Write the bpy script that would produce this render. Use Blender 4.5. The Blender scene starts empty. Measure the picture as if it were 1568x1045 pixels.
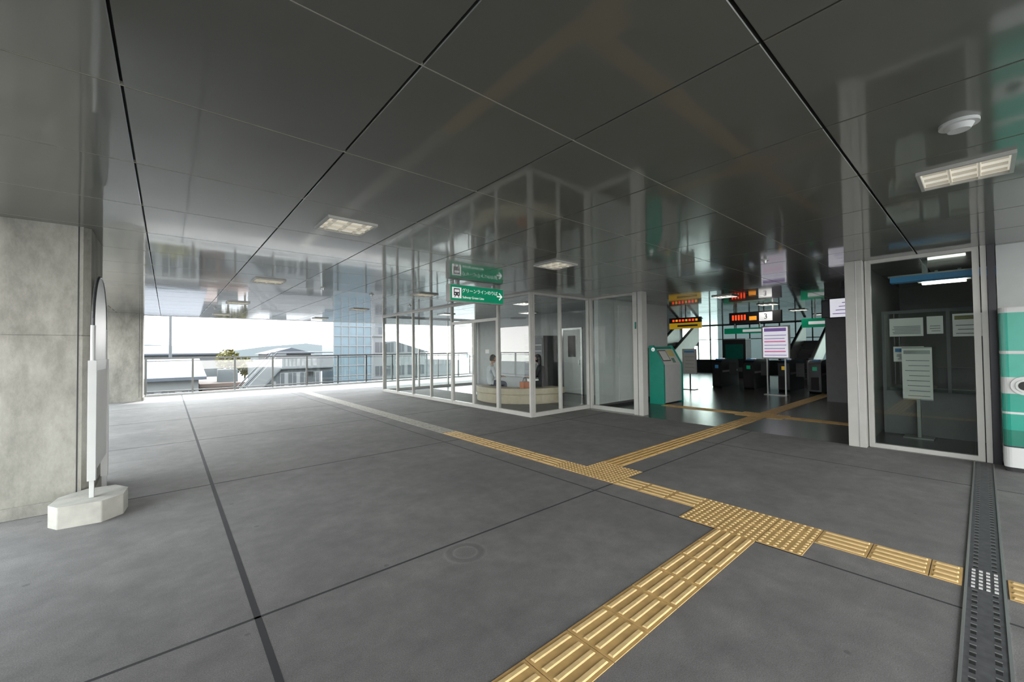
import bpy, bmesh, math, random
from mathutils import Vector, Matrix, Euler
random.seed(7)
scene = bpy.context.scene
try:
    scene.view_settings.view_transform = 'Standard'
except Exception:
    pass
COL = scene.collection

# ------------------------------------------------------------------ materials
def nt(name):
    m = bpy.data.materials.new(name); m.use_nodes = True
    t = m.node_tree
    b = t.nodes.get('Principled BSDF')
    return m, t, b

def mat(name, c, rough=0.5, metal=0.0, var=0.08, scale=6.0, bump=0.0, bscale=60.0, emis=0.0, ecol=None, ior=1.5):
    m, t, b = nt(name)
    tc = t.nodes.new('ShaderNodeTexCoord')
    n = t.nodes.new('ShaderNodeTexNoise'); n.inputs['Scale'].default_value = scale; n.inputs['Detail'].default_value = 4
    t.links.new(tc.outputs['Object'], n.inputs['Vector'])
    r = t.nodes.new('ShaderNodeValToRGB')
    r.color_ramp.elements[0].position = 0.3; r.color_ramp.elements[1].position = 0.7
    r.color_ramp.elements[0].color = (c[0]*(1-var), c[1]*(1-var), c[2]*(1-var), 1)
    r.color_ramp.elements[1].color = (min(1, c[0]*(1+var)), min(1, c[1]*(1+var)), min(1, c[2]*(1+var)), 1)
    t.links.new(n.outputs['Fac'], r.inputs['Fac'])
    t.links.new(r.outputs['Color'], b.inputs['Base Color'])
    b.inputs['Roughness'].default_value = rough
    b.inputs['Metallic'].default_value = metal
    b.inputs['IOR'].default_value = ior
    if bump > 0:
        n2 = t.nodes.new('ShaderNodeTexNoise'); n2.inputs['Scale'].default_value = bscale; n2.inputs['Detail'].default_value = 5
        t.links.new(tc.outputs['Object'], n2.inputs['Vector'])
        bp = t.nodes.new('ShaderNodeBump'); bp.inputs['Strength'].default_value = bump; bp.inputs['Distance'].default_value = 0.01
        t.links.new(n2.outputs['Fac'], bp.inputs['Height']); t.links.new(bp.outputs['Normal'], b.inputs['Normal'])
    if emis > 0:
        e = ecol or c
        b.inputs['Emission Color'].default_value = (e[0], e[1], e[2], 1)
        b.inputs['Emission Strength'].default_value = emis
    return m

def glass_mat(name, tint=(0.93, 0.97, 0.955), f0=0.08):
    m = bpy.data.materials.new(name); m.use_nodes = True
    t = m.node_tree; t.nodes.clear()
    o = t.nodes.new('ShaderNodeOutputMaterial')
    tr = t.nodes.new('ShaderNodeBsdfTransparent'); tr.inputs[0].default_value = (*tint, 1)
    g = t.nodes.new('ShaderNodeBsdfGlossy'); g.inputs['Roughness'].default_value = 0.01
    ge = t.nodes.new('ShaderNodeNewGeometry')
    dt = t.nodes.new('ShaderNodeVectorMath'); dt.operation = 'DOT_PRODUCT'
    t.links.new(ge.outputs['Normal'], dt.inputs[0]); t.links.new(ge.outputs['Incoming'], dt.inputs[1])
    def mth(op, a, b=None):
        n = t.nodes.new('ShaderNodeMath'); n.operation = op
        if isinstance(a, (int, float)): n.inputs[0].default_value = a
        else: t.links.new(a, n.inputs[0])
        if b is not None:
            if isinstance(b, (int, float)): n.inputs[1].default_value = b
            else: t.links.new(b, n.inputs[1])
        return n.outputs[0]
    ab = mth('ABSOLUTE', dt.outputs['Value'])
    p = mth('POWER', mth('SUBTRACT', 1.0, ab), 5.0)
    fr = mth('ADD', mth('MULTIPLY', p, 1 - f0), f0)
    mx = t.nodes.new('ShaderNodeMixShader')
    t.links.new(fr, mx.inputs[0]); t.links.new(tr.outputs[0], mx.inputs[1]); t.links.new(g.outputs[0], mx.inputs[2])
    t.links.new(mx.outputs[0], o.inputs[0])
    return m

def floor_mat():
    m, t, b = nt('paving_grey')
    tc = t.nodes.new('ShaderNodeTexCoord')
    def noise(s, d=5, rg=0.6):
        n = t.nodes.new('ShaderNodeTexNoise'); n.inputs['Scale'].default_value = s; n.inputs['Detail'].default_value = d
        n.inputs['Roughness'].default_value = rg
        t.links.new(tc.outputs['Object'], n.inputs['Vector']); return n
    n1 = noise(0.9); n2 = noise(5.0, 9, 0.72); n3 = noise(170, 3)
    r1 = t.nodes.new('ShaderNodeValToRGB'); r1.color_ramp.elements[0].position = .3; r1.color_ramp.elements[1].position = .72
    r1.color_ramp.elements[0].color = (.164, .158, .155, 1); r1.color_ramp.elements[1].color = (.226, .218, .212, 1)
    t.links.new(n1.outputs['Fac'], r1.inputs['Fac'])
    r2 = t.nodes.new('ShaderNodeValToRGB'); r2.color_ramp.elements[0].position = .35; r2.color_ramp.elements[1].position = .75
    r2.color_ramp.elements[0].color = (.84, .84, .84, 1); r2.color_ramp.elements[1].color = (1.26, 1.26, 1.26, 1)
    t.links.new(n2.outputs['Fac'], r2.inputs['Fac'])
    mx = t.nodes.new('ShaderNodeMixRGB'); mx.blend_type = 'MULTIPLY'; mx.inputs[0].default_value = 1
    t.links.new(r1.outputs[0], mx.inputs[1]); t.links.new(r2.outputs[0], mx.inputs[2])
    r3 = t.nodes.new('ShaderNodeValToRGB'); r3.color_ramp.elements[0].position = .35; r3.color_ramp.elements[1].position = .7
    r3.color_ramp.elements[0].color = (.74, .74, .74, 1); r3.color_ramp.elements[1].color = (1.22, 1.22, 1.22, 1)
    t.links.new(n3.outputs['Fac'], r3.inputs['Fac'])
    mx2 = t.nodes.new('ShaderNodeMixRGB'); mx2.blend_type = 'MULTIPLY'; mx2.inputs[0].default_value = 1
    t.links.new(mx.outputs[0], mx2.inputs[1]); t.links.new(r3.outputs[0], mx2.inputs[2])
    # worn ring stain on the slab
    sub = t.nodes.new('ShaderNodeVectorMath'); sub.operation = 'DISTANCE'; sub.inputs[1].default_value = (1.66, 2.49, 0)
    t.links.new(tc.outputs['Object'], sub.inputs[0])
    rr = t.nodes.new('ShaderNodeValToRGB')
    e = rr.color_ramp.elements; e[0].position = 0; e[0].color = (.84, .84, .84, 1); e[1].position = .17; e[1].color = (1, 1, 1, 1)
    for p, c in ((.07, .93), (.085, 1.14), (.10, .80), (.13, .85), (.15, 1.12)):
        k = e.new(p); k.color = (c, c, c, 1)
    t.links.new(sub.outputs['Value'], rr.inputs['Fac'])
    mx3 = t.nodes.new('ShaderNodeMixRGB'); mx3.blend_type = 'MULTIPLY'; mx3.inputs[0].default_value = 1
    t.links.new(mx2.outputs[0], mx3.inputs[1]); t.links.new(rr.outputs[0], mx3.inputs[2])
    # small dark spots (gum, dirt)
    v = t.nodes.new('ShaderNodeTexVoronoi'); v.inputs['Scale'].default_value = 2.3
    t.links.new(tc.outputs['Object'], v.inputs['Vector'])
    rv = t.nodes.new('ShaderNodeValToRGB'); rv.color_ramp.elements[0].position = .035; rv.color_ramp.elements[1].position = .05
    rv.color_ramp.elements[0].color = (.7, .7, .7, 1); rv.color_ramp.elements[1].color = (1, 1, 1, 1)
    t.links.new(v.outputs['Distance'], rv.inputs['Fac'])
    mx4 = t.nodes.new('ShaderNodeMixRGB'); mx4.blend_type = 'MULTIPLY'; mx4.inputs[0].default_value = 1
    t.links.new(mx3.outputs[0], mx4.inputs[1]); t.links.new(rv.outputs[0], mx4.inputs[2])
    t.links.new(mx4.outputs[0], b.inputs['Base Color'])
    rg = t.nodes.new('ShaderNodeMapRange'); rg.inputs[3].default_value = .58; rg.inputs[4].default_value = .85
    b.inputs['IOR'].default_value = 1.4
    t.links.new(n2.outputs['Fac'], rg.inputs[0]); t.links.new(rg.outputs[0], b.inputs['Roughness'])
    bp = t.nodes.new('ShaderNodeBump'); bp.inputs['Strength'].default_value = .25; bp.inputs['Distance'].default_value = .004
    t.links.new(n3.outputs['Fac'], bp.inputs['Height']); t.links.new(bp.outputs['Normal'], b.inputs['Normal'])
    return m

def ceiling_mat():
    m, t, b = nt('ceiling_panel_metal')
    tc = t.nodes.new('ShaderNodeTexCoord')
    n = t.nodes.new('ShaderNodeTexNoise'); n.inputs['Scale'].default_value = 1.3; n.inputs['Detail'].default_value = 3
    t.links.new(tc.outputs['Object'], n.inputs['Vector'])
    r = t.nodes.new('ShaderNodeValToRGB')
    r.color_ramp.elements[0].color = (.128, .130, .112, 1); r.color_ramp.elements[1].color = (.160, .162, .140, 1)
    t.links.new(n.outputs['Fac'], r.inputs['Fac']); t.links.new(r.outputs[0], b.inputs['Base Color'])
    b.inputs['Roughness'].default_value = .36
    b.inputs['Metallic'].default_value = 0.22
    b.inputs['IOR'].default_value = 1.3
    b.inputs['Coat Weight'].default_value = 1.0
    b.inputs['Coat Roughness'].default_value = .06
    b.inputs['Coat IOR'].default_value = 1.46
    n2 = t.nodes.new('ShaderNodeTexNoise'); n2.inputs['Scale'].default_value = 2.2; n2.inputs['Detail'].default_value = 1
    t.links.new(tc.outputs['Object'], n2.inputs['Vector'])
    bp = t.nodes.new('ShaderNodeBump'); bp.inputs['Strength'].default_value = .05; bp.inputs['Distance'].default_value = .02
    t.links.new(n2.outputs['Fac'], bp.inputs['Height']); t.links.new(bp.outputs['Normal'], b.inputs['Normal']); t.links.new(bp.outputs['Normal'], b.inputs['Coat Normal'])
    return m

def concrete_mat():
    m, t, b = nt('cast_concrete')
    tc = t.nodes.new('ShaderNodeTexCoord')
    mp = t.nodes.new('ShaderNodeMapping'); mp.inputs['Scale'].default_value = (1, 1, .45)
    t.links.new(tc.outputs['Object'], mp.inputs[0])
    n = t.nodes.new('ShaderNodeTexNoise'); n.inputs['Scale'].default_value = 3.2; n.inputs['Detail'].default_value = 10; n.inputs['Roughness'].default_value = .76
    t.links.new(mp.outputs[0], n.inputs['Vector'])
    r = t.nodes.new('ShaderNodeValToRGB'); r.color_ramp.elements[0].position = .3; r.color_ramp.elements[1].position = .72
    r.color_ramp.elements[0].color = (.155, .150, .130, 1); r.color_ramp.elements[1].color = (.37, .355, .315, 1)
    t.links.new(n.outputs['Fac'], r.inputs['Fac'])
    v = t.nodes.new('ShaderNodeTexVoronoi'); v.inputs['Scale'].default_value = 38
    t.links.new(tc.outputs['Object'], v.inputs['Vector'])
    rv = t.nodes.new('ShaderNodeValToRGB'); rv.color_ramp.elements[0].position = .04; rv.color_ramp.elements[1].position = .12
    rv.color_ramp.elements[0].color = (.72, .72, .72, 1); rv.color_ramp.elements[1].color = (1, 1, 1, 1)
    t.links.new(v.outputs['Distance'], rv.inputs['Fac'])
    mx = t.nodes.new('ShaderNodeMixRGB'); mx.blend_type = 'MULTIPLY'; mx.inputs[0].default_value = .8
    t.links.new(r.outputs[0], mx.inputs[1]); t.links.new(rv.outputs[0], mx.inputs[2])
    t.links.new(mx.outputs[0], b.inputs['Base Color'])
    b.inputs['Roughness'].default_value = .85
    bp = t.nodes.new('ShaderNodeBump'); bp.inputs['Strength'].default_value = .4; bp.inputs['Distance'].default_value = .01
    t.links.new(n.outputs['Fac'], bp.inputs['Height']); t.links.new(bp.outputs['Normal'], b.inputs['Normal'])
    return m

FLOOR = floor_mat(); CEIL = ceiling_mat(); CONC = concrete_mat()
CONCL = mat('precast_concrete', (.40, .39, .35), .85, 0, .12, 9, .2, 50)
JOINT = mat('joint_sealant', (.035, .035, .038), .8)
BLACK = mat('black_matte', (.012, .012, .013), .6)
DARKM = mat('dark_metal', (.03, .03, .035), .35, .5)
MACH = mat('machine_grey', (.05, .052, .056), .4, .2)
FRAME = mat('aluminium_white', (.42, .415, .39), .38, .15, .04)
GLINT = mat('ceiling_joint_glint', (.50, .48, .40), .4, .3, .04)
STEEL = mat('steel_grey', (.36, .37, .36), .3, .6, .05)
RAILM = mat('railing_metal', (.14, .145, .14), .35, .6, .05)
WHITE = mat('white_paint', (.52, .53, .52), .45, 0, .03)
WALLW = mat('wall_pale', (.46, .485, .47), .5, 0, .03)
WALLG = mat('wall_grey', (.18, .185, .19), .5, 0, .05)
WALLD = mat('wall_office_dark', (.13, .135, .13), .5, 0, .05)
WALLB = mat('wall_unseen_grey', (.20, .20, .195), .6, 0, .08, 2)
GLASS = glass_mat('clear_glass')
GLASSD = glass_mat('tinted_glass', (.72, .81, .77), .09)
GLASSG = glass_mat('green_glass', (.60, .75, .70), .10)
YEL = mat('tactile_yellow', (.58, .37, .14), .6, 0, .14, 12, .15, 90)
YELL = mat('tactile_yellow_worn', (.72, .52, .25), .55, 0, .10, 30)
GREYT = mat('tactile_glare_grey', (.34, .32, .275), .6, 0, .15, 12)  # glare on the far blocks, put into their colour as grey
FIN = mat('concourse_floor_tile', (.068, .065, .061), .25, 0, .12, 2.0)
GREENL = mat('sign_green_lit', (.0, .26, .13), .35, 0, .03, emis=.2, ecol=(0, .36, .17))
TEAL = mat('teal_green', (.01, .27, .20), .3, 0, .05)
TEALL = mat('teal_light', (.03, .33, .25), .3, 0, .05)
TEALD = mat('teal_dark', (.01, .15, .105), .3, 0, .05)
TXT = mat('sign_text_white', (.8, .8, .8), .5, 0, 0, emis=.4, ecol=(.9, .9, .9))
TXTD = mat('print_dark', (.05, .05, .06), .6)
TXTG = mat('print_grey', (.22, .22, .23), .6)
RED = mat('led_red', (.8, .05, .02), .5, 0, 0, emis=1.2, ecol=(1, .08, .02))
ORG = mat('led_orange', (.8, .3, .02), .5, 0, 0, emis=.8, ecol=(1, .35, .03))
YSIGN = mat('sign_yellow', (.65, .42, .04), .4, 0, .02, emis=.25, ecol=(.9, .55, .02))
PAPER = mat('paper_white', (.60, .60, .58), .7, 0, .02)
PAPERY = mat('paper_yellow', (.55, .5, .2), .7, 0, .02)
SCR = mat('screen_white', (.5, .5, .55), .3, 0, .04, emis=.62, ecol=(.9, .9, .98))
PURP = mat('screen_purple', (.25, .15, .45), .3, 0, .05, emis=.3, ecol=(.3, .16, .55))
PINK = mat('screen_pink', (.6, .15, .3), .3, 0, .05, emis=.5, ecol=(.8, .2, .42))
LAMP = mat('lamp_diffuser', (.75, .72, .62), .5, 0, 0, emis=.42, ecol=(1, .94, .80))
BAFF = mat('lamp_baffle', (.60, .56, .46), .4, 0, 0, emis=.16, ecol=(1, .93, .78))  # baffles carry a faint glow of their own to look cream-bright
LAMPFILL = mat('lamp_fill', (.9, .9, .88), .5, 0, 0, emis=15.0, ecol=(1, .97, .9))
BENCH = mat('bench_vinyl', (.40, .34, .25), .5, 0, .08)
BLUE = mat('panel_blue', (.05, .22, .45), .3, 0, .1, emis=.1, ecol=(.05, .25, .5))
SKIN = mat('skin', (.50, .30, .21), .5, 0, .04)
HAIR = mat('hair_black', (.012, .010, .010), .45, 0, .2, 40)
SHIRTW = mat('shirt_pale', (.45, .47, .50), .8, 0, .08, 20)
CLOTHB = mat('cloth_black', (.014, .014, .017), .85, 0, .2, 20)
CLOTHN = mat('cloth_navy', (.03, .035, .06), .85, 0, .2, 20)
SHOE = mat('shoe_dark', (.03, .03, .03), .5)

# ------------------------------------------------------------------ mesh builder
class M:
    def __init__(s):
        s.v = []; s.f = []; s.mi = []; s.ml = []; s.sm = []
    def m(s, mt):
        if mt not in s.ml: s.ml.append(mt)
        return s.ml.index(mt)
    def add(s, vs, fs, mt, smooth=False):
        o = len(s.v); s.v += [tuple(v) for v in vs]; k = s.m(mt)
        for f in fs:
            s.f.append([o + i for i in f]); s.mi.append(k); s.sm.append(smooth)
    def box(s, x0, x1, y0, y1, z0, z1, mt):
        vs = [(x0, y0, z0), (x1, y0, z0), (x1, y1, z0), (x0, y1, z0), (x0, y0, z1), (x1, y0, z1), (x1, y1, z1), (x0, y1, z1)]
        s.add(vs, [(0, 3, 2, 1), (4, 5, 6, 7), (0, 1, 5, 4), (1, 2, 6, 5), (2, 3, 7, 6), (3, 0, 4, 7)], mt)
    def prism(s, poly, ax, a0, a1, mt, smooth=False):
        def P(p, a):
            if ax == 'x': return (a, p[0], p[1])
            if ax == 'y': return (p[0], a, p[1])
            return (p[0], p[1], a)
        n = len(poly)
        vs = [P(p, a0) for p in poly] + [P(p, a1) for p in poly]
        s.add(vs, [list(range(n))[::-1], list(range(n, 2 * n))], mt)
        s.add(vs, [(i, (i + 1) % n, n + (i + 1) % n, n + i) for i in range(n)], mt, smooth)
    def cyl(s, c, r, ax, a0, a1, mt, n=16, r2=None):
        poly = [(c[0] + r * math.cos(2 * math.pi * i / n), c[1] + r * math.sin(2 * math.pi * i / n)) for i in range(n)]
        if r2 is None: s.prism(poly, ax, a0, a1, mt, True); return
        poly2 = [(c[0] + r2 * math.cos(2 * math.pi * i / n), c[1] + r2 * math.sin(2 * math.pi * i / n)) for i in range(n)]
        def P(p, a):
            if ax == 'x': return (a, p[0], p[1])
            if ax == 'y': return (p[0], a, p[1])
            return (p[0], p[1], a)
        vs = [P(p, a0) for p in poly] + [P(p, a1) for p in poly2]
        s.add(vs, [list(range(n))[::-1], list(range(n, 2 * n))], mt)
        s.add(vs, [(i, (i + 1) % n, n + (i + 1) % n, n + i) for i in range(n)], mt, True)
    def tube(s, p0, p1, r, mt, n=10):
        p0 = Vector(p0); p1 = Vector(p1); d = (p1 - p0); q = d.to_track_quat('Z', 'Y').to_matrix()
        vs = []
        for p in (p0, p1):
            for i in range(n):
                a = 2 * math.pi * i / n
                vs.append(p + q @ Vector((r * math.cos(a), r * math.sin(a), 0)))
        s.add(vs, [list(range(n))[::-1], list(range(n, 2 * n))], mt)
        s.add(vs, [(i, (i + 1) % n, n + (i + 1) % n, n + i) for i in range(n)], mt, True)
    def sphere(s, c, r, mt, nu=16, nv=12, fn=None, keep=None):
        vs = []; fs = []
        for j in range(nv + 1):
            th = math.pi * j / nv
            for i in range(nu):
                ph = 2 * math.pi * i / nu
                d = Vector((math.sin(th) * math.cos(ph), math.sin(th) * math.sin(ph), math.cos(th)))
                p = Vector((d.x * r[0], d.y * r[1], d.z * r[2]))
                if fn: p = fn(p, d)
                vs.append((p.x + c[0], p.y + c[1], p.z + c[2]))
        for j in range(nv):
            for i in range(nu):
                a = j * nu + i; b2 = j * nu + (i + 1) % nu
                f = (a, b2, b2 + nu, a + nu)
                if keep:
                    cc = sum((Vector(vs[k]) - Vector(c) for k in f), Vector()) / 4
                    if not keep(cc): continue
                fs.append(f)
        s.add(vs, fs, mt, True)
    def obj(s, name, bevel=0, parent=None, matrix=None, merge=False):
        me = bpy.data.meshes.new(name)
        me.from_pydata(s.v, [], s.f)
        for mt in s.ml: me.materials.append(mt)
        for i, p in enumerate(me.polygons):
            p.material_index = s.mi[i]; p.use_smooth = s.sm[i]
        bm = bmesh.new(); bm.from_mesh(me)
        bmesh.ops.remove_doubles(bm, verts=bm.verts, dist=1e-6) if merge else None
        bmesh.ops.recalc_face_normals(bm, faces=bm.faces)
        bm.to_mesh(me); bm.free()
        o = bpy.data.objects.new(name, me); COL.objects.link(o)
        if matrix is not None: o.matrix_world = matrix
        if bevel > 0:
            b = o.modifiers.new('bev', 'BEVEL'); b.width = bevel; b.segments = 2; b.limit_method = 'ANGLE'
        if parent: o.parent = parent
        return o

def text(body, size, loc, rot, mt, parent, name='lettering', ext=.002, align='LEFT'):
    c = bpy.data.curves.new(name, 'FONT'); c.body = body; c.size = size; c.extrude = ext
    c.align_x = align; c.align_y = 'CENTER'
    c.materials.append(mt)
    o = bpy.data.objects.new(name, c); COL.objects.link(o)
    o.location = loc; o.rotation_euler = rot
    if parent: o.parent = parent
    return o

CZ = 2.72
YB = -4.44   # rear edge of the roof
# ------------------------------------------------------------------ floor
f = M()
f.box(-2.2, 7.75, -9, 18.75, -.35, 0, FLOOR)
f.box(7.75, 24.2, 14.2, 18.75, -.35, 0, FLOOR)
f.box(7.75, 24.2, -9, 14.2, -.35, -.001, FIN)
for x, w in ((.39, .016), (3.39, .008), (6.39, .007)):
    f.box(x - w, x + w, -9, 18.7, -.01, .0012, JOINT)
for k in range(-3, 7):
    y = 2.66 + 3 * k
    if y > 18.6 or y < -9: continue
    f.box(-2.2, 6.0 if y > 6.5 else 7.74, y - .009, y + .009, -.01, .0012, JOINT)
f.obj('floor')

# ------------------------------------------------------------------ tactile paving
def bars(mm, x0, x1, y0, y1, ax, m1, m2):
    g = .003
    mm.box(x0 + g, x1 - g, y0 + g, y1 - g, -.004, .004, m1)
    for i in range(4):
        c = (i + .5) / 4
        if ax == 'x':
            y = y0 + c * (y1 - y0)
            lo, hi = x0 + .018, x1 - .018
            vs = [(lo, y - .016, .004), (hi, y - .016, .004), (hi, y + .016, .004), (lo, y + .016, .004),
                  (lo + .006, y - .010, .009), (hi - .006, y - .010, .009), (hi - .006, y + .010, .009), (lo + .006, y + .010, .009)]
        else:
            x = x0 + c * (x1 - x0)
            lo, hi = y0 + .018, y1 - .018
            if hi - lo < .02: continue
            vs = [(x - .016, lo, .004), (x + .016, lo, .004), (x + .016, hi, .004), (x - .016, hi, .004),
                  (x - .010, lo + .006, .009), (x + .010, lo + .006, .009), (x + .010, hi - .006, .009), (x - .010, hi - .006, .009)]
        mm.add(vs, [(4, 5, 6, 7), (0, 1, 5, 4), (1, 2, 6, 5), (2, 3, 7, 6), (3, 0, 4, 7)], m2)
def domes(mm, x0, y0, m1, m2, n=6):
    g = .003
    mm.box(x0 + g, x0 + .3 - g, y0 + g, y0 + .3 - g, -.004, .004, m1)
    for i in range(n):
        for j in range(n):
            mm.cyl((x0 + (i + .5) * .3 / n, y0 + (j + .5) * .3 / n), .014, 'z', .004, .009, m2, 8, .008)
t = M()
for k in range(16):
    x1 = 3.4 - .3 * k
    bars(t, x1 - .3, x1, 1.155, 1.455, 'x', YEL, YELL)
for i in range(2):
    for j in range(3):
        domes(t, 3.4 + .3 * i, .86 + .3 * j, YEL, YELL)
for y0, y1 in ((.56, .86), (.26, .56), (.115, .26)):
    bars(t, 3.7, 4.0, y0, y1, 'y', YEL, YELL)
for k in range(3): bars(t, 3.7, 4.0, 1.76 + .3 * k, 2.06 + .3 * k, 'y', YEL, YELL)
for i in range(2):
    for j in range(2): domes(t, 3.7 + .3 * i, 2.66 + .3 * j, YEL, YELL)
domes(t, 3.7, 3.26, YEL, YELL)
for k in range(43):
    m1, m2 = (YEL, YELL) if k < 9 else (GREYT, GREYT)
    bars(t, 3.7, 4.0, 3.56 + .3 * k, 3.86 + .3 * k, 'y', m1, m2)
for k in range(17): bars(t, 4.3 + .3 * k, 4.6 + .3 * k, 2.96, 3.26, 'x', YEL, YEL)
for k in range(12): bars(t, 3.7, 4.0, -.065 - .3 * (k + 1), -.065 - .3 * k, 'y', YEL, YELL)
t.obj('tactile_paving')
t = M()
for j in range(-1, 2): domes(t, 9.4, 2.96 + .3 * j, YEL, YEL); domes(t, 9.7, 2.96 + .3 * j, YEL, YEL)
for k in range(18): bars(t, 10.0 + .3 * k, 10.3 + .3 * k, 2.96, 3.26, 'x', YEL, YEL)
for k in range(6): bars(t, 9.55, 9.85, 3.56 + .3 * k, 3.86 + .3 * k, 'y', YEL, YEL)
for k in range(4): bars(t, 9.55, 9.85, 2.66 - .3 * (k + 1), 2.66 - .3 * k, 'y', YEL, YEL)
t.obj('tactile_paving')

# ------------------------------------------------------------------ drain channel
d = M()
GR = mat('drain_cast_iron', (.12, .12, .125), .55, .4, .2, 20)
d.box(-2, 7.7, -.058, -.046, -.01, .006, STEEL); d.box(-2, 7.7, .096, .108, -.01, .006, STEEL)
d.box(-2, 7.7, -.046, .096, -.02, .003, GR)
x = -1.9
while x < 7.6:
    if 3.66 < x < 4.02:
        for yy in (-.02, .012, .042, .073):
            d.box(x, x + .020, yy - .008, yy + .008, .003, .008, PAPER)
        x += .055; continue
    for yy in (-.015, .065):
        d.box(x, x + .03, yy - .010, yy + .010, .0028, .0036, BLACK)
        d.box(x + .034, x + .04, yy - .012, yy + .012, .0028, .0045, STEEL)
    x += .075
d.obj('floor_drain_grating')

# ------------------------------------------------------------------ ceiling
c = M()
def cpanel(x0, x1, y0, y1, gx0, gx1, gy0, gy1):
    def ring(e, z): return [(x0 + gx0 + e, y0 + gy0 + e, z), (x1 - gx1 - e, y0 + gy0 + e, z), (x1 - gx1 - e, y1 - gy1 - e, z), (x0 + gx0 + e, y1 - gy1 - e, z)]
    vs = ring(.003, CZ) + ring(0, CZ + .003) + ring(0, CZ + .04)
    fs = [(0, 1, 2, 3)] + [(a, (a + 1) % 4, 4 + (a + 1) % 4, 4 + a) for a in range(4)] + [(4 + a, 4 + (a + 1) % 4, 8 + (a + 1) % 4, 8 + a) for a in range(4)]
    c.add(vs, fs, CEIL)
for i in range(-2, 25):
    for j in range(-4, 18):
        x0 = -.165 + i; y0 = -.44 + j
        gy0 = .0065 if j == 1 else .003; gy1 = .0065 if j == 0 else .003
        cpanel(x0, x0 + 1, y0, y0 + 1, .005, .005, gy0, gy1)
for j in range(-3, 18):
    if j == 1: continue
    y = -.44 + j
    c.box(-2.165, 24.8, y - .002, y + .002, CZ, CZ + .02, GLINT)  # pale strip added in the joint to stand for its bright glint
c.box(-2.165, 24.835, YB, 17.56, CZ + .038, CZ + .06, BLACK)
c.obj('ceiling')
r = M()
r.box(-2.6, 25.2, YB - .45, 18.0, CZ + .07, CZ + .6, WALLG)
r.box(-2.6, 25.2, 17.57, 18.0, CZ, CZ + .07, FRAME)
r.box(-2.6, -2.17, YB - .45, 17.57, CZ, CZ + .07, FRAME)
r.box(-2.17, 25.2, YB - .45, YB - .01, CZ, CZ + .07, FRAME)
r.obj('roof_slab')

# ceiling lights
def troffer(cx, cy, lit=LAMP, s=.23):
    l = M(); z = CZ
    z0 = z - .024
    bf = BAFF if lit is LAMP else FRAME
    l.box(cx - s, cx + s, cy - s, cy - s + .02, z0, z, FRAME); l.box(cx - s, cx + s, cy + s - .02, cy + s, z0, z, FRAME)
    l.box(cx - s, cx - s + .02, cy - s + .02, cy + s - .02, z0, z, FRAME); l.box(cx + s - .02, cx + s, cy - s + .02, cy + s - .02, z0, z, FRAME)
    l.box(cx - s + .02, cx + s - .02, cy - s + .02, cy + s - .02, z - .003, z, lit)
    for k in (-1, 1): l.box(cx - s + .02, cx + s - .02, cy + k * .07 - .006, cy + k * .07 + .006, z0 + .002, z - .003, bf)
    for k in range(3):
        for yy in (-.14, 0, .14):
            x = cx - s + .02 + (k + .5) * (2 * s - .04) / 3
            l.prism([(x - .022, z - .003), (x - .004, z0 + .006), (x + .004, z0 + .006), (x + .022, z - .003)], 'y', cy + yy - .06, cy + yy + .06, bf)
    l.obj('ceiling_light')
for cx in (1.335, 4.335):
    for cy in (.06, 4.06, 8.06, 12.06, 16.06):
        if cx == 1.335 and cy < 1: continue
        troffer(cx, cy)
for cx, cy in ((7.335, 8.06), (7.335, 12.06), (9.335, 10.06), (10.335, 4.06), (13.335, 4.06), (16.335, 4.06), (19.335, 4.06), (13.335, 8.06), (17.335, 8.06), (9.335, -.94)):
    troffer(cx, cy, LAMPFILL)  # unseen lit fixtures added to brighten waiting room, concourse and office
sd = M(); sd.cyl((3.36, .06), .08, 'z', CZ - .018, CZ, WHITE, 24); sd.cyl((3.36, .06), .045, 'z', CZ - .045, CZ - .018, WHITE, 20, .06); sd.box(3.40, 3.42, .02, .04, CZ - .03, CZ - .018, BLACK)
sd.obj('smoke_detector')
for x, y in ((2.3, 8.3), (3.4, 8.7), (1.0, 13.8), (6.5, 2.0), (5.1, 10.3)):
    q = M(); q.cyl((x, y), .05, 'z', CZ - .012, CZ, WHITE, 16); q.cyl((x, y), .018, 'z', CZ - .05, CZ - .012, STEEL, 10, .022)
    q.obj('fire_sprinkler')

# ------------------------------------------------------------------ columns
def column(y0, plinth=True):
    cc = M(); x0, x1 = -1.62, -.575; y1 = y0 + 1.0; k = .05
    poly = [(x0 + k, y0), (x1 - k, y0), (x1, y0 + k), (x1, y1 - k), (x1 - k, y1), (x0 + k, y1), (x0, y1 - k), (x0, y0 + k)]
    def sh(e): return [(px + (e if px < -1.1 else -e), py + (e if py < y0 + .5 else -e)) for px, py in poly]
    cc.prism(poly, 'z', 0, 1.655, CONC); cc.prism(sh(.008), 'z', 1.655, 1.663, CONC); cc.prism(poly, 'z', 1.663, CZ - .001, CONC)
    if plinth:
        cc.prism([(px + (-.02 if px < -1.1 else .02), py + (-.02 if py < y0 + .5 else .02)) for px, py in poly], 'z', 0, .11, CONC)
    cc.box(x1 - .085, x1 - .075, y0 - .0015, y0 + .01, 0.11, CZ - .002, JOINT)
    return cc.obj('concrete_column')
column(5.68); column(17.0)
# unseen wall added at left to darken near floor and window reflection
w = M(); w.box(-2.16, -2.02, -.5, 3.4, 0, CZ - .001, WALLB); w.box(-2.02, -2.0, -.5, 3.4, 0, .12, BLACK); w.obj('wall_left_unseen')

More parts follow.
